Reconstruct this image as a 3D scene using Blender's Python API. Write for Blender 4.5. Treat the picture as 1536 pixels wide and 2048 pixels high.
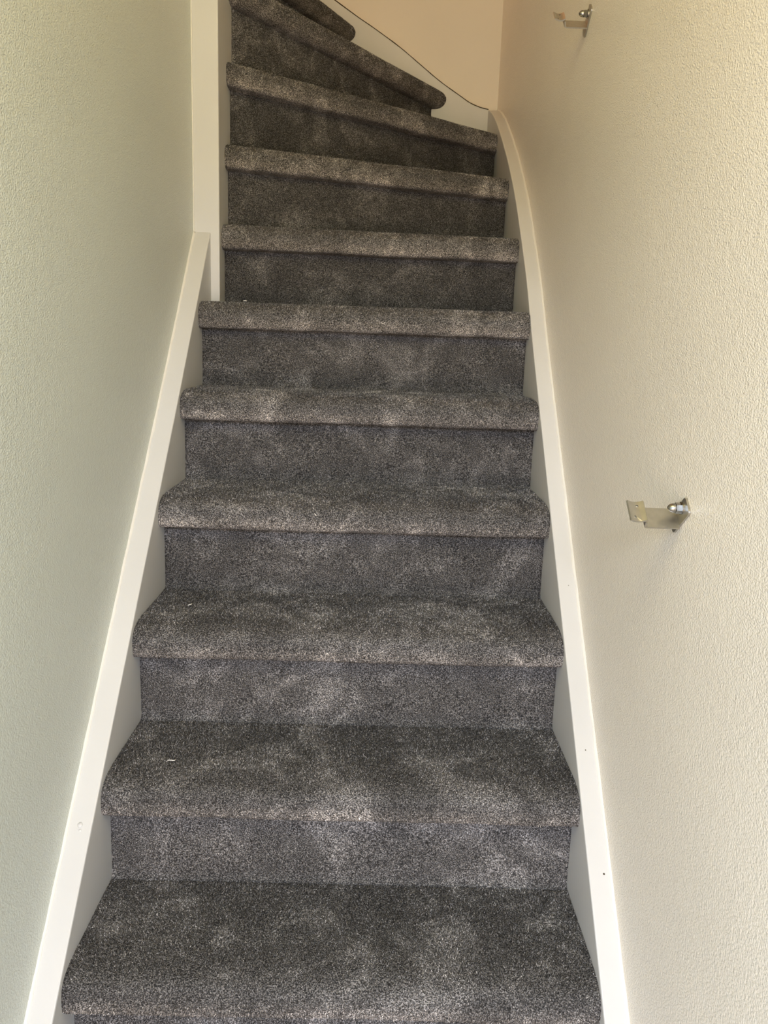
import bpy, bmesh, math, random
from mathutils import Vector, Matrix, noise
from mathutils.geometry import delaunay_2d_cdt

random.seed(7)
scene = bpy.context.scene
for o in list(bpy.data.objects):
    bpy.data.objects.remove(o)
C = scene.collection

# ------------------------------------------------------------------ camera
cam_d = bpy.data.cameras.new('camera')
cam = bpy.data.objects.new('camera', cam_d)
C.objects.link(cam)
cam_d.sensor_fit = 'HORIZONTAL'
cam_d.sensor_width = 36.0
cam_d.lens = 1568.578 / 1536 * 36.0
cam_d.clip_start = 0.02
RGT = Vector((0.9994247426, -0.0040514410, 0.0336714964))
UPV = Vector((-0.0322420970, 0.1944117952, 0.9803899740))
FWD = Vector((0.0105181282, 0.9809116371, -0.1941693314))
m = Matrix.Identity(4)
for i in range(3):
    m[i][0], m[i][1], m[i][2] = RGT[i], UPV[i], -FWD[i]
m[0][3], m[1][3], m[2][3] = 0.4350314, -0.9846987, 1.1010454
cam.matrix_world = m
scene.camera = cam

# ------------------------------------------------------------------ light and exposure
scene.view_settings.view_transform = 'Standard'
scene.view_settings.look = 'None'
scene.view_settings.gamma = 1.0
scene.view_settings.use_curve_mapping = False
scene.view_settings.exposure = 0.16

world = bpy.data.worlds.new('world')
scene.world = world
world.use_nodes = True
bg = world.node_tree.nodes['Background']
bg.inputs[0].default_value = (0.60, 0.79, 1.0, 1)
bg.inputs[1].default_value = 2.6


def area_light(name, loc, target, sx, sy, power, col):
    l = bpy.data.lights.new(name, 'AREA')
    l.shape = 'RECTANGLE'
    l.size, l.size_y = sx, sy
    l.energy = power
    l.color = col
    o = bpy.data.objects.new(name, l)
    o.location = loc
    o.rotation_euler = (Vector(target) - Vector(loc)).to_track_quat('-Z', 'Y').to_euler()
    C.objects.link(o)
    return o


# daylight from the hall window behind the camera
area_light('hall_window_light', (0.30, -3.2, 2.0), (0.4, 0.6, 0.7), 0.35, 0.5, 50, (0.72, 0.80, 1.0))
# low warm fill light, added to brighten the risers and nosing fronts
area_light('low_fill_light', (0.1, -2.6, 0.4), (0.4, 0.6, 0.7), 0.8, 1.0, 24, (1.0, 0.60, 0.30))


def point_light(name, loc, power, col, size=0.1):
    l = bpy.data.lights.new(name, 'POINT')
    l.energy = power
    l.shadow_soft_size = size
    l.color = col
    o = bpy.data.objects.new(name, l)
    o.location = loc
    C.objects.link(o)


# warm lamp hanging in the stairwell above and behind the camera, and one on the landing upstairs
point_light('stairwell_lamp_light', (0.25, -1.15, 2.35), 52, (1.0, 0.84, 0.44), 0.5)
point_light('landing_lamp_light', (-0.35, 1.55, 4.0), 12, (1.0, 0.50, 0.25))

# ------------------------------------------------------------------ stair measures (metres)
H = 0.2035          # rise
G = 0.185468        # going on the left
SK = 0.004427       # extra going per step on the right
W = 0.789058        # clear width between the strings
OV = 0.0414         # nosing overhang
T = 0.0674          # nosing height
SL, TL = 0.195749, 0.036674
SR, TR = 0.187886, 0.035836
YB, YW = 2.021, 2.058          # back string face, back wall face
XW = W + TR                    # right wall face
PX, PY0, PY1 = 0.022, 1.075, 1.215   # newel post: side face, front, back
FLOOR = -H
CEIL = 5.0


# ------------------------------------------------------------------ material helpers
def new_mat(name):
    mt = bpy.data.materials.new(name)
    mt.use_nodes = True
    nt = mt.node_tree
    return mt, nt, nt.nodes['Principled BSDF']


def N(nt, kind, **kw):
    n = nt.nodes.new(kind)
    for k, v in kw.items():
        if k.startswith('in_'):
            key = k[3:]
            key = int(key) if key.isdigit() else key.replace('_', ' ')
            n.inputs[key].default_value = v
        else:
            setattr(n, k, v)
    return n


def ramp(nt, stops):
    r = nt.nodes.new('ShaderNodeValToRGB')
    e = r.color_ramp.elements
    while len(e) > 1:
        e.remove(e[0])
    e[0].position, e[0].color = stops[0][0], stops[0][1]
    for p, c in stops[1:]:
        x = e.new(p)
        x.color = c
    return r


def g4(v, k=(1, 1, 1)):
    return (v * k[0], v * k[1], v * k[2], 1)


def coords(nt, scale=(1, 1, 1)):
    tc = nt.nodes.new('ShaderNodeTexCoord')
    mp = nt.nodes.new('ShaderNodeMapping')
    mp.inputs['Scale'].default_value = scale
    nt.links.new(tc.outputs['Object'], mp.inputs['Vector'])
    return mp.outputs['Vector']


def wall_material(name, col, bump=0.75, rough=0.24):
    mt, nt, b = new_mat(name)
    L = nt.links.new
    v = coords(nt, (1, 0.6, 0.95))
    n1 = N(nt, 'ShaderNodeTexNoise', in_Scale=480.0, in_Detail=1.0, in_Roughness=0.5)
    n2 = N(nt, 'ShaderNodeTexNoise', in_Scale=120.0, in_Detail=1.0)
    n3 = N(nt, 'ShaderNodeTexNoise', in_Scale=3.0, in_Detail=3.0)
    for n in (n1, n2, n3):
        L(v, n.inputs['Vector'])
    add = N(nt, 'ShaderNodeMath', operation='MULTIPLY_ADD', in_1=0.45)
    L(n2.outputs['Fac'], add.inputs[0])
    L(n1.outputs['Fac'], add.inputs[2])
    bp = N(nt, 'ShaderNodeBump', in_Strength=bump, in_Distance=0.0020)
    L(add.outputs[0], bp.inputs['Height'])
    L(bp.outputs['Normal'], b.inputs['Normal'])
    rp = ramp(nt, [(0.3, g4(0.96, col)), (0.7, g4(1.03, col))])
    L(n3.outputs['Fac'], rp.inputs['Fac'])
    L(rp.outputs['Color'], b.inputs['Base Color'])
    b.inputs['Roughness'].default_value = rough
    b.inputs['Specular IOR Level'].default_value = 0.4
    return mt


def paint_material(name, col, rough=0.35):
    mt, nt, b = new_mat(name)
    L = nt.links.new
    v = coords(nt)
    n1 = N(nt, 'ShaderNodeTexNoise', in_Scale=60.0, in_Detail=3.0)
    n2 = N(nt, 'ShaderNodeTexNoise', in_Scale=5.0, in_Detail=2.0)
    L(v, n1.inputs['Vector'])
    L(v, n2.inputs['Vector'])
    bp = N(nt, 'ShaderNodeBump', in_Strength=0.12, in_Distance=0.002)
    L(n1.outputs['Fac'], bp.inputs['Height'])
    L(bp.outputs['Normal'], b.inputs['Normal'])
    rp = ramp(nt, [(0.3, g4(0.97, col)), (0.7, g4(1.02, col))])
    L(n2.outputs['Fac'], rp.inputs['Fac'])
    L(rp.outputs['Color'], b.inputs['Base Color'])
    b.inputs['Roughness'].default_value = rough
    b.inputs['Specular IOR Level'].default_value = 0.4
    return mt


def carpet_material(name, fibre):
    """fibre: the pile itself (every strand has its own tone); otherwise the backing between the strands"""
    mt, nt, b = new_mat(name)
    L = nt.links.new
    v = coords(nt)
    patch = N(nt, 'ShaderNodeTexNoise', in_Scale=9.0, in_Detail=4.0, in_Roughness=0.66, in_Distortion=0.9)
    L(v, patch.inputs['Vector'])
    # brushed patches where the pile lies the other way
    pt = ramp(nt, [(0.38, g4(0.72)), (0.50, g4(0.88)), (0.58, g4(1.22)), (0.68, g4(1.75))])
    L(patch.outputs['Fac'], pt.inputs['Fac'])
    if fibre:
        hi = N(nt, 'ShaderNodeAttribute', attribute_type='GEOMETRY', attribute_name='tone')
        sp = ramp(nt, [(0.0, (0.028, 0.0265, 0.026, 1)), (0.45, (0.078, 0.0745, 0.073, 1)), (0.75, (0.190, 0.1815, 0.178, 1)), (1.0, (0.62, 0.592, 0.58, 1))])
        L(hi.outputs['Fac'], sp.inputs['Fac'])
        tone = sp.outputs['Color']
    else:
        fine = N(nt, 'ShaderNodeTexNoise', in_Scale=560.0, in_Detail=0.5)
        L(v, fine.inputs['Vector'])
        sp = ramp(nt, [(0.34, (0.018, 0.017, 0.0165, 1)), (0.50, (0.076, 0.0725, 0.071, 1)), (0.68, (0.262, 0.250, 0.244, 1))])
        L(fine.outputs['Fac'], sp.inputs['Fac'])
        tone = sp.outputs['Color']
    # every strip of carpet was brushed its own way
    at = N(nt, 'ShaderNodeAttribute', attribute_type='OBJECT', attribute_name='pile_lay')
    com = N(nt, 'ShaderNodeCombineColor')
    for i in range(3):
        L(at.outputs['Fac'], com.inputs[i])

    def mul(a, c):
        x = nt.nodes.new('ShaderNodeMix')
        x.data_type = 'RGBA'
        x.blend_type = 'MULTIPLY'
        x.inputs['Factor'].default_value = 1.0
        x.clamp_result = False
        L(a, x.inputs['A'])
        L(c, x.inputs['B'])
        return x.outputs['Result']
    # rim light painted into the carpet tone along the lower edge of each nosing
    fl = N(nt, 'ShaderNodeAttribute', attribute_type='GEOMETRY', attribute_name='painted_rim_light')
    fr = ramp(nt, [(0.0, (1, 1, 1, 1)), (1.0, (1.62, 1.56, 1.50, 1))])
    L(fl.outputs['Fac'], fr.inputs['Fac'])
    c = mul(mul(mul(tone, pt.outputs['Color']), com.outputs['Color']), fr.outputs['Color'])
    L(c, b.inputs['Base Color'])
    b.inputs['Roughness'].default_value = 0.75
    b.inputs['Specular IOR Level'].default_value = 0.25
    return mt


def pile_nodes(density):
    """geometry nodes: short leaning fibres over the faces marked 'pile'"""
    ng = bpy.data.node_groups.new('carpet_pile', 'GeometryNodeTree')
    ng.interface.new_socket('Geometry', in_out='INPUT', socket_type='NodeSocketGeometry')
    ng.interface.new_socket('Geometry', in_out='OUTPUT', socket_type='NodeSocketGeometry')
    nd, lk = ng.nodes, ng.links.new
    gi, go = nd.new('NodeGroupInput'), nd.new('NodeGroupOutput')
    sel = nd.new('GeometryNodeInputNamedAttribute')
    sel.data_type = 'FLOAT'
    sel.inputs['Name'].default_value = 'pile'
    dp = nd.new('GeometryNodeDistributePointsOnFaces')
    dp.inputs['Density'].default_value = density
    mulD = nd.new('ShaderNodeMath')
    mulD.operation = 'MULTIPLY'
    mulD.inputs[1].default_value = density
    lk(sel.outputs[0], mulD.inputs[0])
    lk(gi.outputs[0], dp.inputs['Mesh'])
    lk(mulD.outputs[0], dp.inputs['Density'])
    # direction: normal + slow lean of the brushed pile + jitter
    pos = nd.new('GeometryNodeInputPosition')
    lean = nd.new('ShaderNodeTexNoise')
    lean.inputs['Scale'].default_value = 11.0
    lean.inputs['Detail'].default_value = 2.0
    lk(pos.outputs[0], lean.inputs['Vector'])
    sub = nd.new('ShaderNodeVectorMath')
    sub.operation = 'SUBTRACT'
    sub.inputs[1].default_value = (0.5, 0.5, 0.5)
    lk(lean.outputs['Color'], sub.inputs[0])
    sc = nd.new('ShaderNodeVectorMath')
    sc.operation = 'SCALE'
    sc.inputs['Scale'].default_value = 2.6
    lk(sub.outputs[0], sc.inputs[0])
    rv = nd.new('FunctionNodeRandomValue')
    rv.data_type = 'FLOAT_VECTOR'
    rv.inputs[0].default_value = (-0.75, -0.75, -0.75)
    rv.inputs[1].default_value = (0.75, 0.75, 0.75)
    a1 = nd.new('ShaderNodeVectorMath')
    a2 = nd.new('ShaderNodeVectorMath')
    lk(sc.outputs[0], a1.inputs[0])
    lk(rv.outputs[0], a1.inputs[1])
    lk(a1.outputs[0], a2.inputs[0])
    lk(dp.outputs['Normal'], a2.inputs[1])
    al = nd.new('FunctionNodeAlignRotationToVector')
    al.axis = 'Z'
    lk(a2.outputs[0], al.inputs['Vector'])
    tw = nd.new('FunctionNodeRandomValue')
    tw.data_type = 'FLOAT'
    tw.inputs[2].default_value = 0.0
    tw.inputs[3].default_value = 6.283
    tw.inputs['Seed'].default_value = 4
    ax = nd.new('FunctionNodeAxisAngleToRotation')
    ax.inputs['Axis'].default_value = (0, 0, 1)
    lk(tw.outputs[1], ax.inputs['Angle'])
    rr = nd.new('FunctionNodeRotateRotation')
    rr.rotation_space = 'LOCAL'
    lk(al.outputs[0], rr.inputs['Rotation'])
    lk(ax.outputs[0], rr.inputs['Rotate By'])
    blade = nd.new('GeometryNodeObjectInfo')
    blade.inputs['Object'].default_value = BLADE
    rs = nd.new('FunctionNodeRandomValue')
    rs.data_type = 'FLOAT'
    rs.inputs[2].default_value = 0.6
    rs.inputs[3].default_value = 1.25
    io = nd.new('GeometryNodeInstanceOnPoints')
    lk(dp.outputs['Points'], io.inputs['Points'])
    lk(blade.outputs['Geometry'], io.inputs['Instance'])
    lk(rr.outputs[0], io.inputs['Rotation'])
    lk(rs.outputs[1], io.inputs['Scale'])
    tn = nd.new('FunctionNodeRandomValue')
    tn.data_type = 'FLOAT'
    tn.inputs['Seed'].default_value = 9
    st = nd.new('GeometryNodeStoreNamedAttribute')
    st.data_type = 'FLOAT'
    st.domain = 'INSTANCE'
    st.inputs['Name'].default_value = 'tone'
    lk(io.outputs[0], st.inputs['Geometry'])
    lk(tn.outputs[1], st.inputs['Value'])
    rl = nd.new('GeometryNodeRealizeInstances')
    lk(st.outputs[0], rl.inputs[0])
    sm = nd.new('GeometryNodeSetMaterial')
    sm.inputs['Material'].default_value = M_FIBRE
    lk(rl.outputs[0], sm.inputs['Geometry'])
    jn = nd.new('GeometryNodeJoinGeometry')
    lk(sm.outputs[0], jn.inputs[0])
    lk(gi.outputs[0], jn.inputs[0])
    lk(jn.outputs[0], go.inputs[0])
    return ng


def metal_material(name, col, rough, bump=0.0):
    mt, nt, b = new_mat(name)
    b.inputs['Metallic'].default_value = 1.0
    v = coords(nt, (1, 1, 1))
    n = N(nt, 'ShaderNodeTexNoise', in_Scale=120.0, in_Detail=3.0)
    nt.links.new(v, n.inputs['Vector'])
    rp = ramp(nt, [(0.3, g4(0.92, col)), (0.7, g4(1.05, col))])
    nt.links.new(n.outputs['Fac'], rp.inputs['Fac'])
    nt.links.new(rp.outputs['Color'], b.inputs['Base Color'])
    b.inputs['Roughness'].default_value = rough
    return mt


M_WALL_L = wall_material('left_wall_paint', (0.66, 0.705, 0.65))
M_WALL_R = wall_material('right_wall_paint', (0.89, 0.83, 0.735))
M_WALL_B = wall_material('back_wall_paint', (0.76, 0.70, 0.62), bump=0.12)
M_WHITE = paint_material('white_gloss_paint', (0.64, 0.64, 0.635))
M_CARPET = carpet_material('carpet_backing', False)
M_FIBRE = carpet_material('carpet_fibre', True)
# one carpet fibre, a sliver a few millimetres long, repeated by the pile nodes (never shown by itself)
bme = bpy.data.meshes.new('carpet_fibre')
bme.from_pydata([(-0.0007, 0, -0.0008), (0.0007, 0, -0.0008), (0, 0.0004, 0.0027)], [], [(0, 1, 2)])
BLADE = bpy.data.objects.new('carpet_fibre', bme)
PILE = pile_nodes(460000)
M_STEEL = metal_material('satin_nickel', (0.50, 0.48, 0.435), 0.40)
M_NUT = metal_material('polished_steel', (0.34, 0.33, 0.31), 0.24)
M_GAP = paint_material('dark_open_joint', (0.07, 0.055, 0.035), 0.9)
M_CAULK = paint_material('caulk', (0.80, 0.79, 0.75), 0.5)
M_LINT = paint_material('lint', (0.88, 0.86, 0.83), 0.8)
M_FLOOR = paint_material('hall_floor_laminate', (0.60, 0.50, 0.40), 0.4)
M_CEIL = paint_material('ceiling_paint', (0.80, 0.77, 0.70), 0.8)


# ------------------------------------------------------------------ mesh helpers
def mesh_obj(name, verts, faces, mat, parent=None, smooth=False):
    me = bpy.data.meshes.new(name)
    me.from_pydata([tuple(v) for v in verts], [], faces)
    bm = bmesh.new()
    bm.from_mesh(me)
    bmesh.ops.recalc_face_normals(bm, faces=bm.faces)
    bm.to_mesh(me)
    bm.free()
    me.materials.append(mat)
    if smooth:
        for p in me.polygons:
            p.use_smooth = True
    me.update()
    o = bpy.data.objects.new(name, me)
    C.objects.link(o)
    if parent is not None:
        o.parent = parent
        r = parent
        off = Vector((0, 0, 0))
        while r is not None:
            off -= r.location
            r = r.parent
        o.location = off
    return o


def structure(o):
    o['kind'] = 'structure'
    return o


def box(name, lo_, hi_, mat, parent=None, bevel=0.0):
    (x0, y0, z0), (x1, y1, z1) = lo_, hi_
    v = [(x, y, z) for x in (x0, x1) for y in (y0, y1) for z in (z0, z1)]
    f = [(0, 1, 3, 2), (4, 6, 7, 5), (0, 4, 5, 1), (2, 3, 7, 6), (0, 2, 6, 4), (1, 5, 7, 3)]
    o = mesh_obj(name, v, f, mat, parent)
    if bevel:
        bm = bmesh.new()
        bm.from_mesh(o.data)
        bmesh.ops.bevel(bm, geom=bm.edges[:], offset=bevel, segments=3, affect='EDGES', profile=0.5)
        bm.to_mesh(o.data)
        bm.free()
    return o


def empty(name, loc):
    e = bpy.data.objects.new(name, None)
    e.location = loc
    e.empty_display_size = 0.1
    C.objects.link(e)
    return e


def tag(o, label, cat, group=None):
    o['label'] = label
    o['category'] = cat
    if group:
        o['group'] = group
    return o


def catmull(pts, n):
    out = []
    P = [Vector(p) for p in pts]
    P = [P[0] * 2 - P[1]] + P + [P[-1] * 2 - P[-2]]
    for i in range(1, len(P) - 2):
        p0, p1, p2, p3 = P[i - 1], P[i], P[i + 1], P[i + 2]
        for j in range(n):
            t = j / n
            out.append(0.5 * ((2 * p1) + (-p0 + p2) * t + (2 * p0 - 5 * p1 + 4 * p2 - p3) * t * t
                              + (-p0 + 3 * p1 - 3 * p2 + p3) * t ** 3))
    out.append(P[-2].copy())
    return out


# ------------------------------------------------------------------ the stairwell
Y0 = -1.45
YL = -0.80          # the left wall ends where the hall opens up
# left wall (leans a few millimetres outwards towards the post)
xa, xb = -TL, -0.0425
v = [(xa, YL, FLOOR), (xb, PY1, FLOOR), (xb - 0.1, PY1, FLOOR), (xa - 0.1, YL, FLOOR)]
v += [(a, b, CEIL) for a, b, _ in v]
q6 = [(0, 1, 5, 4), (1, 2, 6, 5), (2, 3, 7, 6), (3, 0, 4, 7), (0, 3, 2, 1), (4, 5, 6, 7)]
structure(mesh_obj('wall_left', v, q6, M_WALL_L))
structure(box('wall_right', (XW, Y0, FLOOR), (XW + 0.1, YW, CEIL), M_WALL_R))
structure(box('wall_back', (-1.5, YW, FLOOR), (XW + 0.1, YW + 0.1, CEIL), M_WALL_B))
structure(box('wall_inner', (-1.5, PY1 - 0.1, FLOOR), (xb - 0.1, PY1, CEIL), M_WALL_B))
structure(box('wall_landing', (-1.6, PY1 - 0.1, FLOOR), (-1.5, YW + 0.1, CEIL), M_WALL_B))
structure(box('daylight_blocker_left', (xa - 0.1, Y0 + 0.1, 1.68), (xa, YL, CEIL), M_WALL_L))  # unseen blocker over the left opening, added to dim daylight higher up
structure(box('daylight_blocker_front', (xa - 0.1, Y0, 1.68), (XW + 0.1, Y0 + 0.1, CEIL), M_WALL_B))  # added behind the camera to keep hall daylight off the upper steps
structure(box('floor', (-2.4, -3.6, FLOOR - 0.1), (2.4, YW + 0.1, FLOOR), M_FLOOR))
structure(box('ceiling', (-1.6, Y0, CEIL), (XW + 0.1, YW + 0.1, CEIL + 0.1), M_CEIL))

# ------------------------------------------------------------------ staircase
stairs = tag(empty('staircase', (W / 2, 0, FLOOR)),
             'steep winding staircase covered in mottled grey pile carpet between white painted strings', 'staircase')


def lineside(A, B):
    e = (B - A).normalized()
    back = Vector((-e.y, e.x))       # points up the stairs for a line running left to right
    return e, back


def cut(P, e, plane):
    ax, val = plane
    t = (val - P[ax]) / e[ax]
    return P + e * t


# front line of every nosing: left point, right point, left boundary plane, right boundary plane
# plane = (axis, value): axis 0 -> x = value, axis 1 -> y = value
V2 = lambda a, b: Vector((a, b))
STEPS = {}
for k in range(0, 7):
    STEPS[k] = (V2(0, (k - 1) * G), V2(W, (k - 1) * (G + SK)), (0, 0.0), (0, W))
STEPS[6] = (V2(0, 5 * G), V2(W, 0.934), (0, 0.0), (0, W))
STEPS[7] = (V2(PX, 1.100), V2(W, 1.166), (0, PX), (0, W))
STEPS[8] = (V2(PX, 1.147), V2(W, 1.419), (0, PX), (0, W))
STEPS[9] = (V2(PX, 1.172), V2(W, 1.731), (0, PX), (0, W))
STEPS[10] = (V2(PX, 1.178), V2(0.637, YB), (0, PX), (1, YB))
STEPS[11] = (V2(-0.114, PY1), V2(0.310, YB), (1, PY1), (1, YB))
STEPS[12] = (V2(-0.235, PY1), V2(0.055, YB), (1, PY1), (1, YB))
STEPS[13] = (V2(-0.36, PY1), V2(-0.16, YB), (1, PY1), (1, YB))
STEPS[14] = (V2(-0.50, PY1), V2(-0.36, YB), (1, PY1), (1, YB))

# carpet nosing section: (distance behind the front line, height below the tread), from the top backwards
PROF = catmull([(0.060, -0.0035), (0.042, -0.0050), (0.025, -0.0085), (0.011, -0.0150), (0.0025, -0.0250),
                (0.0, -0.0380), (0.0004, -0.0520), (0.0030, -0.0610), (0.0095, -0.0662), (0.0200, -0.0676), (0.0300, -0.0678)], 5)
PROF_ROUND = catmull([(0.060, -0.0025), (0.044, -0.0030), (0.029, -0.0050), (0.0150, -0.0110), (0.0045, -0.0210),
                      (0.0, -0.0345), (0.0025, -0.0470), (0.0095, -0.0575), (0.0190, -0.0645), (0.0290, -0.0672), (0.0360, -0.0676)], 5)
NC = 240


def section_rows(k):
    """rows of (left xy, right xy, z) running from the back of the tread over the nosing and under it"""
    A, B, pl, pr = STEPS[k]
    e, back = lineside(A, B)
    z = k * H

    def at(d):
        P = A + back * d
        return cut(P, e, pl), cut(P, e, pr)
    return at, z, e, back


def riser_line(k):
    at, z, e, back = section_rows(k)
    return at(OV)


def wob(p, s, a):
    return a * noise.noise(Vector(p) * s)


LAY_T = {0: 1.0, 1: 1.0, 2: 1.0, 3: 1.05, 4: 1.1, 5: 1.15, 6: 1.2, 7: 1.15, 8: 1.15, 9: 1.15, 10: 1.1, 11: 1.0}
LAY_R = {1: 1.25, 2: 1.25, 3: 1.2, 4: 1.0, 5: 0.92, 6: 0.95, 7: 0.8, 8: 0.85, 9: 0.75, 10: 0.9}


def grow_pile(o, wanted):
    """mark the faces that carry pile and add the fibres"""
    at = o.data.attributes.new('pile', 'FLOAT', 'FACE')
    at.data.foreach_set('value', [1.0 if wanted(p) else 0.0 for p in o.data.polygons])
    md = o.modifiers.new('pile', 'NODES')
    md.node_group = PILE


def make_tread(k):
    at, z, e, back = section_rows(k)
    rows = []
    l0, r0 = at(0.060)
    # back row = foot of the next riser
    if k + 1 in STEPS:
        lb, rb = riser_line(k + 1)
        lb, rb = lb.copy(), rb.copy()
    else:
        lb, rb = l0 + back * 0.16, r0 + back * 0.16
    if k == 6:
        lb = V2(-0.002, lb.y)
    corner = V2(W, YB) if k == 9 else None

    def across(L, R, s, w=0.0):
        P = L.lerp(R, s)
        if corner is not None and w > 0:
            # the last quarter of the back row runs along the back string into the corner
            if s < 0.72:
                Q = L.lerp(R, s / 0.72)
            else:
                Q = R.lerp(corner, (s - 0.72) / 0.28)
            P = P.lerp(Q, w)
        return P
    NB = 14
    grid = []
    for i in range(NB):                       # top of the tread, back to front
        f = i / NB
        w = 1 - f
        row = []
        for c in range(NC + 1):
            s = c / NC
            if corner is not None:
                P = across(lb, rb, s, 1.0).lerp(l0.lerp(r0, s), f)
            else:
                P = lb.lerp(rb, s).lerp(l0.lerp(r0, s), f)
            zz = z - 0.0035 * f + wob((P.x, P.y, k), 9, 0.0016) + wob((P.x, P.y, k + 5), 30, 0.0007)
            if i == 0:
                zz = z - 0.002
            row.append((P.x, P.y, zz))
        grid.append(row)
    prof = PROF_ROUND if k >= 10 else PROF
    for d, dz in [(p[0], p[1]) for p in prof]:
        L_, R_ = at(d)
        row = []
        for c in range(NC + 1):
            s = c / NC
            P = L_.lerp(R_, s)
            wv = wob((P.x * 1.0, k * 3.1, dz * 6), 7, 0.0022) + wob((P.x, k * 1.7, dz * 20), 26, 0.0009)
            wv += wob((P.x, dz + d, k * 0.37), 210, 0.0009)
            amp = 0.3 if c in (0, NC) else 1.0
            P2 = P + back * (-wv * amp)
            zz = z + dz + wob((P.x, dz * 3, k + 9), 8, 0.0018) * (0.4 if dz > -0.01 else 1.0)
            row.append((P2.x, P2.y, zz))
        grid.append(row)
    # underside, back to the riser and on to the back edge
    for d, dz in ((0.060, -T),):
        L_, R_ = at(d)
        grid.append([tuple(L_.lerp(R_, c / NC)) + (z + dz,) for c in range(NC + 1)])
    row = []
    for c in range(NC + 1):
        s = c / NC
        P = across(lb, rb, s, 1.0) if corner is not None else lb.lerp(rb, s)
        row.append((P.x, P.y, z - T))
    grid.append(row)
    nr = len(grid)
    verts = [p for r in grid for p in r]
    idx = lambda r, c: (r % nr) * (NC + 1) + c
    faces = []
    for r in range(nr):
        for c in range(NC):
            faces.append((idx(r, c), idx(r, c + 1), idx(r + 1, c + 1), idx(r + 1, c)))
    faces.append([idx(r, 0) for r in range(nr)])
    faces.append([idx(r, NC) for r in range(nr)][::-1])
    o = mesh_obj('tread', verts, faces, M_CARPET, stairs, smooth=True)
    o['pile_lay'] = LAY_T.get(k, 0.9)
    pa = o.data.attributes.new('painted_rim_light', 'FLOAT', 'POINT')  # painted brightening, strongest at the bottom of the nosing
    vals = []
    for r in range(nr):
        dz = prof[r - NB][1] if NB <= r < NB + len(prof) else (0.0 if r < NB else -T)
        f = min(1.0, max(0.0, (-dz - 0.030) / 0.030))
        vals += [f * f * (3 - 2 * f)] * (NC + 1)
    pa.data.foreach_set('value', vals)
    if 1 <= k <= 12:
        zlo = z - T + 0.002
        ztop = z + (1 if k <= 6 else -0.004)
        grow_pile(o, lambda p: len(p.vertices) == 4 and p.normal.z > -0.45 and zlo < p.center.z < ztop)
    return o


def make_riser(k):
    at, z, e, back = section_rows(k)
    L_, R_ = at(OV)
    Lb, Rb = at(OV + 0.012)
    z0, z1 = (k - 1) * H - 0.004, z - T + 0.008
    nr, nc = 22, 90
    verts, faces = [], []
    for i in range(nr + 1):
        f = i / nr
        for c in range(nc + 1):
            s = c / nc
            P = L_.lerp(R_, s)
            # carpet rolls softly into the tread at the foot and sags a little
            bulge = 0.010 * max(0.0, 1 - f * 9) ** 2
            wv = wob((P.x, f * 0.2, k * 2.3), 10, 0.0018) + wob((P.x, f * 0.2, k), 32, 0.0007) + bulge
            if c in (0, nc):
                wv = bulge
            P2 = P - back * wv
            verts.append((P2.x, P2.y, z0 + (z1 - z0) * f))
    nf = len(verts)
    for (a, b) in ((Lb, Rb),):
        for zz in (z0, z1):
            verts.append((a.x, a.y, zz))
            verts.append((b.x, b.y, zz))
    st = nc + 1
    for i in range(nr):
        for c in range(nc):
            faces.append((i * st + c, i * st + c + 1, (i + 1) * st + c + 1, (i + 1) * st + c))
    bl, br, tl, tr = nf, nf + 1, nf + 2, nf + 3
    faces.append([i * st for i in range(nr + 1)] + [tl, bl])
    faces.append([i * st + nc for i in range(nr, -1, -1)] + [br, tr])
    faces.append([c for c in range(nc, -1, -1)] + [bl, br])
    faces.append([nr * st + c for c in range(nc + 1)] + [tr, tl])
    faces.append([bl, tl, tr, br])
    o = mesh_obj('riser', verts, faces, M_CARPET, stairs, smooth=True)
    o['pile_lay'] = LAY_R.get(k, 0.85)
    if 1 <= k <= 12:
        bk3 = Vector((back.x, back.y, 0))
        grow_pile(o, lambda p: p.normal.dot(bk3) < -0.5)
    return o


for k in range(0, 14):
    make_tread(k)
for k in range(0, 14):
    make_riser(k)


def string_board(name, pts, u_of, w0, w1, parent, drop=0.42, bevel=0.0025):
    """board whose outline runs along pts (u, z) on top and the same line dropped below; w0 = face seen, w1 = back"""
    n = len(pts)
    top = [Vector(p) for p in pts]
    bot = [Vector((p[0], max(p[1] - drop, FLOOR))) for p in pts]
    verts = []
    for wv in (w0, w1):
        for p in top + bot:
            verts.append(u_of(p[0], wv, p[1]))
    faces = []
    for s in (0, 2 * n):
        for i in range(n - 1):
            faces.append((s + i, s + i + 1, s + n + i + 1, s + n + i))
    for i in range(n - 1):
        faces.append((i, i + 1, 2 * n + i + 1, 2 * n + i))
        faces.append((n + i, n + i + 1, 3 * n + i + 1, 3 * n + i))
    faces.append((0, n, 3 * n, 2 * n))
    faces.append((n - 1, 2 * n - 1, 4 * n - 1, 3 * n - 1))
    o = mesh_obj(name, verts, faces, M_WHITE, parent)
    bm = bmesh.new()
    bm.from_mesh(o.data)
    es = [e for e in bm.edges if e.calc_face_angle(0) > math.radians(50)]
    bmesh.ops.bevel(bm, geom=es, offset=bevel, segments=2, affect='EDGES', profile=0.5)
    bm.to_mesh(o.data)
    bm.free()
    return o


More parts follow.
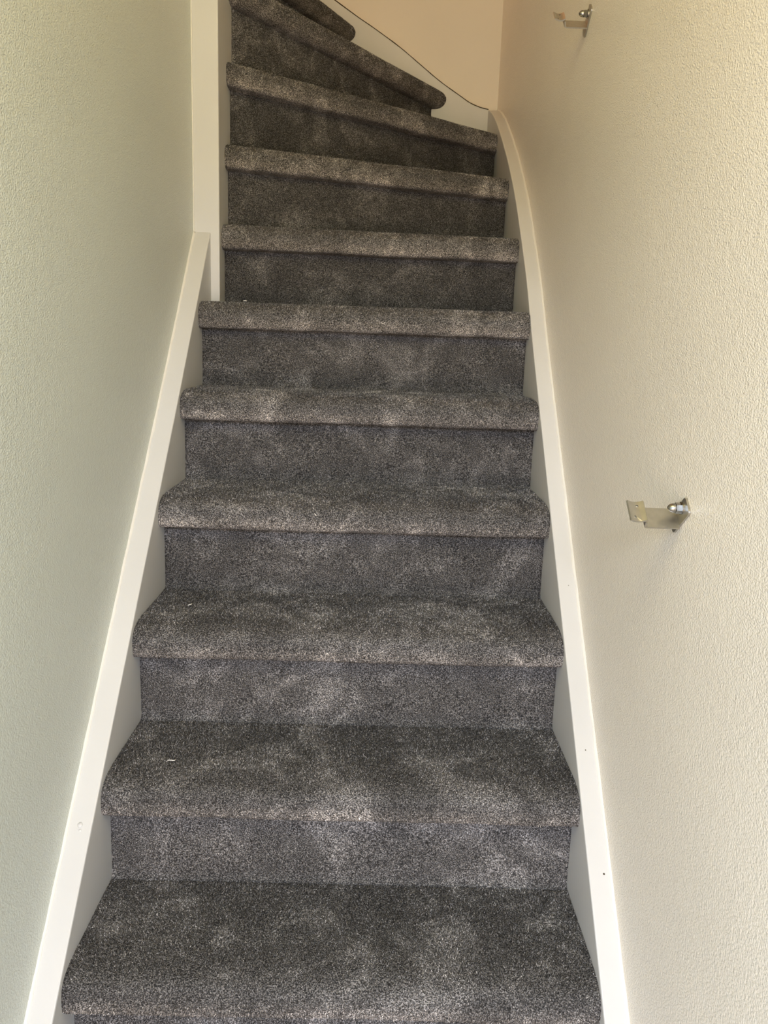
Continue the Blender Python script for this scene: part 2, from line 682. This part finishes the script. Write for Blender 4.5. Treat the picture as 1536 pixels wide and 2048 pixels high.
def caulk(pts3, dir_in, parent, seed):
    """irregular bead in the corner of wall and string: pts3 run along the corner, dir_in points onto the string top"""
    rnd = random.Random(seed)
    verts, faces = [], []
    n = len(pts3)
    for i, p in enumerate(pts3):
        a = 0.0022 + 0.0022 * (0.5 + noise.noise(Vector((i * 0.23, seed, 0)))) + rnd.random() * 0.0012
        b = 0.0030 + 0.0030 * (0.5 + noise.noise(Vector((i * 0.19, seed, 5)))) + rnd.random() * 0.0012
        up = Vector((0, 0, 1))
        p = Vector(p)
        verts += [p + up * b - dir_in * 0.001, p + up * b + dir_in * 0.0006, p + up * 0.0011 + dir_in * a * 0.5,
                  p + dir_in * a + up * 0.0004, p + dir_in * a - up * 0.002, p - dir_in * 0.001 - up * 0.002]
    for i in range(n - 1):
        for j in range(6):
            a, b = i * 6 + j, i * 6 + (j + 1) % 6
            faces.append((a, b, b + 6, a + 6))
    faces.append(tuple(range(6)))
    faces.append(tuple(range((n - 1) * 6, n * 6)))
    return mesh_obj('caulk_bead', verts, faces, M_CAULK, parent, smooth=True)


# left string
hl = H / G
pts = [(-0.36, hl * -0.36 + SL), (PY0 + 0.004, hl * (PY0 + 0.004) + SL + 0.012)]
pl_ = [(pts[0][0] + (pts[1][0] - pts[0][0]) * i / 30, 0) for i in range(31)]
pl_ = [(y, hl * y + SL + 0.016 * max(0, (y - 0.7) / 0.38) ** 1.5) for y, _ in pl_]
s_left = string_board('stringer', pl_, lambda u, w, z: (w, u, z), 0.0, -TL - 0.012, stairs)
s_left['label'] = 'straight white string along the left wall ending at the post'
wall_x = lambda y: xa + (xb - xa) * (y - YL) / (PY1 - YL)
cl = []
for i in range(240):
    y = -0.34 + (PY0 + 0.34) * i / 239
    cl.append((wall_x(y), y, hl * y + SL + 0.016 * max(0, (y - 0.7) / 0.38) ** 1.5))
caulk(cl, Vector((1, 0, 0)), s_left, 3)

# right string, easing over into the corner
hr = H / (G + SK)
low = [(-0.36 + 0.10 * i, hr * (-0.36 + 0.10 * i) + SR) for i in range(13)]
ease = [(0.9382, 1.197), (1.031, 1.303), (1.1504, 1.4164), (1.2814, 1.5341), (1.4405, 1.6541), (1.596, 1.755),
        (1.7679, 1.8575), (1.90, 1.9235), (1.98, 1.956), (YB + 0.002, 1.971)]
pr_ = [tuple(p) for p in catmull(low + ease, 4)]
s_right = string_board('stringer', pr_ + [(YW, 1.978)], lambda u, w, z: (w, u, z), W, XW + 0.012, stairs)
s_right['label'] = 'white string along the right wall curving over at its top'
dense = [tuple(p) for p in catmull(low + ease, 14)]
caulk([(XW, y, z) for y, z in dense], Vector((-1, 0, 0)), s_right, 8)

# back string, rising to the left with the winders
bk = [(W, 1.9725), (0.7583, 1.9788), (0.722, 1.9923), (0.6854, 2.0139), (0.6124, 2.0585), (0.54, 2.1105), (0.4674, 2.1628),
      (0.3782, 2.2185), (0.3022, 2.2631), (0.15, 2.36), (0.0, 2.49), (-0.15, 2.65), (-0.35, 2.87), (-0.6, 3.14)]
pb_ = [tuple(p) for p in catmull(bk, 4)]
s_back = string_board('stringer', pb_, lambda u, w, z: (u, w, z), YB, YW, stairs, drop=0.55, bevel=0.0015)
s_back['label'] = 'white string on the back wall rising to the left'
# open joint between the top of the back string and the wall
verts, faces = [], []
jp = [tuple(p) for p in catmull(bk[:10], 8)]
for i, (x, z) in enumerate(jp):
    r = 0.0010 + 0.0008 * (0.5 + noise.noise(Vector((i * 0.35, 2, 2))))
    for a, b in ((-1, -1), (1, -1), (1, 1), (-1, 1)):
        verts.append((x, YB + 0.0012 + a * 0.0020, z + 0.0008 + b * r))
for i in range(len(jp) - 1):
    for j in range(4):
        a, b = i * 4 + j, i * 4 + (j + 1) % 4
        faces.append((a, b, b + 4, a + 4))
faces += [(0, 1, 2, 3), tuple(range(len(verts) - 4, len(verts)))]
mesh_obj('open_joint', verts, faces, M_GAP, s_back)

# newel post
post = box('newel_post', (-0.075, PY0, 6 * H - 0.06), (PX, PY1 + 0.05, CEIL - 0.02), M_WHITE, stairs, bevel=0.003)
post['label'] = 'tall square white post at the inner turn'
cl = [(wall_x(PY0), PY0, z) for z in [6 * H + 0.12 + 0.012 * i for i in range(180)]]
verts, faces = [], []
for i, p in enumerate(cl):
    a = 0.0020 + 0.0016 * (0.5 + noise.noise(Vector((i * 0.3, 1, 7))))
    p = Vector(p)
    verts += [p + Vector((-0.001, -a, 0)), p + Vector((a * 0.6, -a * 0.6, 0)), p + Vector((a, 0.001, 0)), p + Vector((-0.001, 0.001, 0))]
for i in range(len(cl) - 1):
    for j in range(4):
        a, b = i * 4 + j, i * 4 + (j + 1) % 4
        faces.append((a, b, b + 4, a + 4))
faces += [(0, 1, 2, 3), tuple(range(len(verts) - 4, len(verts)))]
mesh_obj('caulk_bead', verts, faces, M_CAULK, post, smooth=True)


def filler(name, P, nrm, r, mat, parent, seed, height=0.0012):
    """small irregular blob on a painted surface"""
    nrm = nrm.normalized()
    t1 = nrm.orthogonal().normalized()
    t2 = nrm.cross(t1)
    verts, faces = [], []
    rings, seg = 4, 14
    for i in range(rings):
        f = i / (rings - 1)
        for j in range(seg):
            a = 2 * math.pi * j / seg
            rr = r * (1 - 0.8 * f) * (1 + 0.25 * noise.noise(Vector((math.cos(a) * 1.4, math.sin(a) * 1.4, seed))))
            hh = height * math.sin(f * math.pi / 2) - 0.0004
            verts.append(P + t1 * rr * math.cos(a) + t2 * rr * math.sin(a) + nrm * hh)
    for i in range(rings - 1):
        for j in range(seg):
            k = (j + 1) % seg
            faces.append((i * seg + j, i * seg + k, (i + 1) * seg + k, (i + 1) * seg + j))
    faces.append([(rings - 1) * seg + j for j in range(seg)])
    faces.append([j for j in range(seg)][::-1])
    return mesh_obj(name, verts, faces, mat, parent, smooth=True)


nl = Vector((0, -hl, 1))
nr_ = Vector((0, -hr, 1))
filler('filled_nail_hole', Vector((-0.0192, 0.1445, hl * 0.1445 + SL)), nl, 0.0048, M_WHITE, s_left, 1, 0.0022)
filler('filled_nail_hole', Vector((-0.0175, 0.139, hl * 0.139 + SL)), nl, 0.0030, M_WHITE, s_left, 2, 0.0014)
filler('filled_nail_hole', Vector((0.8133, 0.1164, hr * 0.1164 + SR)), nr_, 0.0022, M_GAP, s_right, 3, 0.0008)
filler('paint_chip', Vector((0.8061, 0.2485, hr * 0.2485 + SR)), nr_, 0.0016, M_GAP, s_right, 4, 0.0007)
filler('paint_chip', Vector((0.8090, 0.462, hr * 0.462 + SR)), nr_, 0.0012, M_GAP, s_right, 5, 0.0006)


# ------------------------------------------------------------------ handrail brackets
def bracket(y, z, ang, label):
    root = tag(empty('handrail_bracket', (XW, y, z)), label, 'bracket', 'handrail brackets without a rail on the right wall')
    ca, sa = math.cos(ang), math.sin(ang)
    E1 = Vector((-1, 0, 0))          # out of the wall
    E2 = Vector((0, ca, sa))         # up the slope
    E3 = Vector((0, -sa, ca))        # normal to the slope
    O = Vector((XW, y, z))

    def P(a, b, c):
        return O + E1 * a + E2 * b + E3 * c

    def strip(name, path, half, thick, mat, holes=(), parent=root):
        """sheet-metal strip: path in (out, normal), width along the slope; holes = (path parameter length, b, radius)"""
        ln = [0.0]
        for i in range(1, len(path)):
            ln.append(ln[-1] + math.dist(path[i], path[i - 1]))

        def ev(s):
            s = max(0, min(ln[-1], s))
            for i in range(1, len(path)):
                if s <= ln[i] + 1e-9:
                    f = (s - ln[i - 1]) / (ln[i] - ln[i - 1])
                    a = path[i - 1][0] + (path[i][0] - path[i - 1][0]) * f
                    c = path[i - 1][1] + (path[i][1] - path[i - 1][1]) * f
                    d = Vector((path[i][0] - path[i - 1][0], path[i][1] - path[i - 1][1])).normalized()
                    return a, c, Vector((-d.y, d.x))
        pts, edges = [], []
        cols = list(ln)
        out = [(s, -half) for s in cols] + [(s, half) for s in reversed(cols)]
        pts += [Vector(p) for p in out]
        edges += [(i, (i + 1) % len(out)) for i in range(len(out))]
        for hs, hb, hr2 in holes:
            st = len(pts)
            for j in range(12):
                a = 2 * math.pi * j / 12
                pts.append(Vector((hs + hr2 * math.cos(a), hb + hr2 * math.sin(a))))
            edges += [(st + j, st + (j + 1) % 12) for j in range(12)]
        # cross lines so that the sheet bends cleanly
        nv = len(cols)
        for i in range(1, nv - 1):
            if not any(abs(cols[i] - hs) < hr2 * 1.3 for hs, hb, hr2 in holes):
                edges.append((i, 2 * nv - 1 - i))
        vo, eo, fo, *_ = delaunay_2d_cdt(pts, edges, [], 1, 1e-7)
        keep = []
        for f in fo:
            cen = sum((vo[i] for i in f), Vector((0, 0))) / len(f)
            if any((cen - Vector((hs, hb))).length < hr2 * 0.97 for hs, hb, hr2 in holes):
                continue
            keep.append(tuple(f))
        vv = []
        for side in (-0.5, 0.5):
            for p in vo:
                a, c, nn = ev(p.x)
                vv.append(P(a + nn.x * thick * side, p.y, c + nn.y * thick * side))
        n = len(vo)
        ff = [tuple(reversed(f)) for f in keep] + [tuple(i + n for i in f) for f in keep]
        cnt = {}
        for f in keep:
            for i in range(len(f)):
                ed = (f[i], f[(i + 1) % len(f)])
                cnt[ed] = 1
        for a, b in list(cnt):
            if (b, a) not in cnt:
                ff.append((a, b, b + n, a + n))
        return mesh_obj(name, vv, ff, mat, parent)

    # wall plate: a lozenge of sheet steel flat on the wall
    T_, F_, B_, K_ = Vector((-0.0135, 0.027)), Vector((-0.0315, 0.009)), Vector((0.0135, -0.027)), Vector((0.0315, -0.009))
    cor = [T_, F_, B_, K_]
    ring = []
    for i in range(4):
        p, a, b = cor[i], cor[i - 1], cor[(i + 1) % 4]
        p0, p1 = p + (a - p).normalized() * 0.006, p + (b - p).normalized() * 0.006
        for j in range(5):
            t = j / 4
            ring.append((1 - t) ** 2 * p0 + 2 * t * (1 - t) * p + t * t * p1)
    n = len(ring)
    vv = [(XW - 0.0002, y + r.x, z + r.y) for r in ring] + [(XW - 0.0030, y + r.x, z + r.y) for r in ring]
    ff = [tuple(range(n)), tuple(range(n, 2 * n))] + [(i, (i + 1) % n, n + (i + 1) % n, n + i) for i in range(n)]
    mesh_obj('wall_plate', vv, ff, M_STEEL, root)

    # arm: flat strip standing out from the wall, turned up at its outer end
    off = -0.0075
    path = [(0.0028, off), (0.0440, off), (0.0460, off + 0.0008), (0.0472, off + 0.0025), (0.0480, off + 0.0105)]
    strip('arm', path, 0.0155, 0.0026, M_STEEL)
    # gusset where the arm is folded out of the plate
    # cradle for the round rail
    cp = []
    for i in range(13):
        t = i / 12
        a = 0.0480 + 0.0215 * t
        cp.append((a, off + 0.0118 + 0.0036 * (2 * t - 1) ** 2))
    strip('cradle', cp, 0.0155, 0.0024, M_STEEL, holes=((0.0095, 0.0085, 0.0020), (0.0150, -0.0085, 0.0020)))

    # domed cap nut on its washer
    ny, nz = -0.0060, 0.0105
    seg = 28

    def lathe(name, prof, parent, seg=seg, smooth=True, mat=M_NUT, phase=0.0):
        vv, ff = [], []
        for a, r in prof:
            for j in range(seg):
                t = 2 * math.pi * j / seg + phase
                vv.append((XW - a, y + ny + r * math.cos(t), z + nz + r * math.sin(t)))
        m_ = len(prof)
        for i in range(m_ - 1):
            for j in range(seg):
                kx = (j + 1) % seg
                ff.append((i * seg + j, i * seg + kx, (i + 1) * seg + kx, (i + 1) * seg + j))
        ff.append(tuple(range(seg)))
        ff.append(tuple(range((m_ - 1) * seg, m_ * seg)))
        return mesh_obj(name, vv, ff, mat, parent, smooth=smooth)
    nut = lathe('cap_nut', [(0.0044, 0.0072), (0.0112, 0.0072)], root, seg=6, smooth=False, phase=0.3)
    nut['label'] = 'polished hexagonal cap nut'
    dome = [(0.0112, 0.0062)] + [(0.0125 + 0.0085 * math.sin(t), 0.0062 * math.cos(t)) for t in [i * math.pi / 2 / 8 for i in range(8)]] + [(0.0211, 0.0003)]
    lathe('dome', dome, nut)
    lathe('washer', [(0.0030, 0.0082), (0.0045, 0.0082)], root, seg=24, smooth=False)
    return root


bracket(-0.0050, 0.9150, math.radians(42), 'metal handrail bracket beside the lower steps, halfway up the right wall')
bracket(0.7290, 1.7675, math.radians(42), 'metal handrail bracket high up near the top of the right wall')


# ------------------------------------------------------------------ bits of lint on the carpet
def lint(pts, r, label):
    P = [Vector(p) for p in pts]
    o0 = P[0]
    verts, faces = [], []
    seg = 6
    for i, p in enumerate(P):
        d = (P[min(i + 1, len(P) - 1)] - P[max(i - 1, 0)]).normalized()
        a = d.orthogonal().normalized()
        b = d.cross(a)
        rr = r * (0.75 if i in (0, len(P) - 1) else 1.0)
        for j in range(seg):
            t = 2 * math.pi * j / seg
            verts.append(p + a * rr * math.cos(t) + b * rr * math.sin(t))
    for i in range(len(P) - 1):
        for j in range(seg):
            k = (j + 1) % seg
            faces.append((i * seg + j, i * seg + k, (i + 1) * seg + k, (i + 1) * seg + j))
    faces += [tuple(range(seg)), tuple(range(len(verts) - seg, len(verts)))]
    o = mesh_obj('lint_thread', verts, faces, M_LINT, None, smooth=True)
    return tag(o, label, 'lint', 'bits of pale lint on the stair carpet')


z3 = 3 * H + 0.0004
lint([(0.0735, 0.4865, z3), (0.0755, 0.4895, z3 + 0.0006), (0.0775, 0.4905, z3 + 0.0006), (0.0800, 0.4950, z3 + 0.0012)], 0.0009,
     'short white lint thread lying flat on the third tread from the bottom')
z2 = 2 * H + 0.0002
lint([(0.0900, 0.2535, z2), (0.0918, 0.2575, z2 + 0.0006), (0.0960, 0.2580, z2 + 0.0006), (0.1020, 0.2582, z2), (0.1040, 0.2620, z2)], 0.0007,
     'thin crooked pale lint thread on the second tread from the bottom')
lint([(0.3125, 0.5555, 4 * H - 0.0255), (0.3145, 0.5550, 4 * H - 0.0278), (0.3165, 0.5548, 4 * H - 0.0300)], 0.0009,
     'tiny white lint speck on the rounded front of the fourth step from the bottom')
z6 = 6 * H + 0.0005
lint([(0.1000, 0.968, z6), (0.1040, 0.968, z6 + 0.0004), (0.1085, 0.9685, z6)], 0.0011,
     'white lint speck on the tread edge just right of the post')
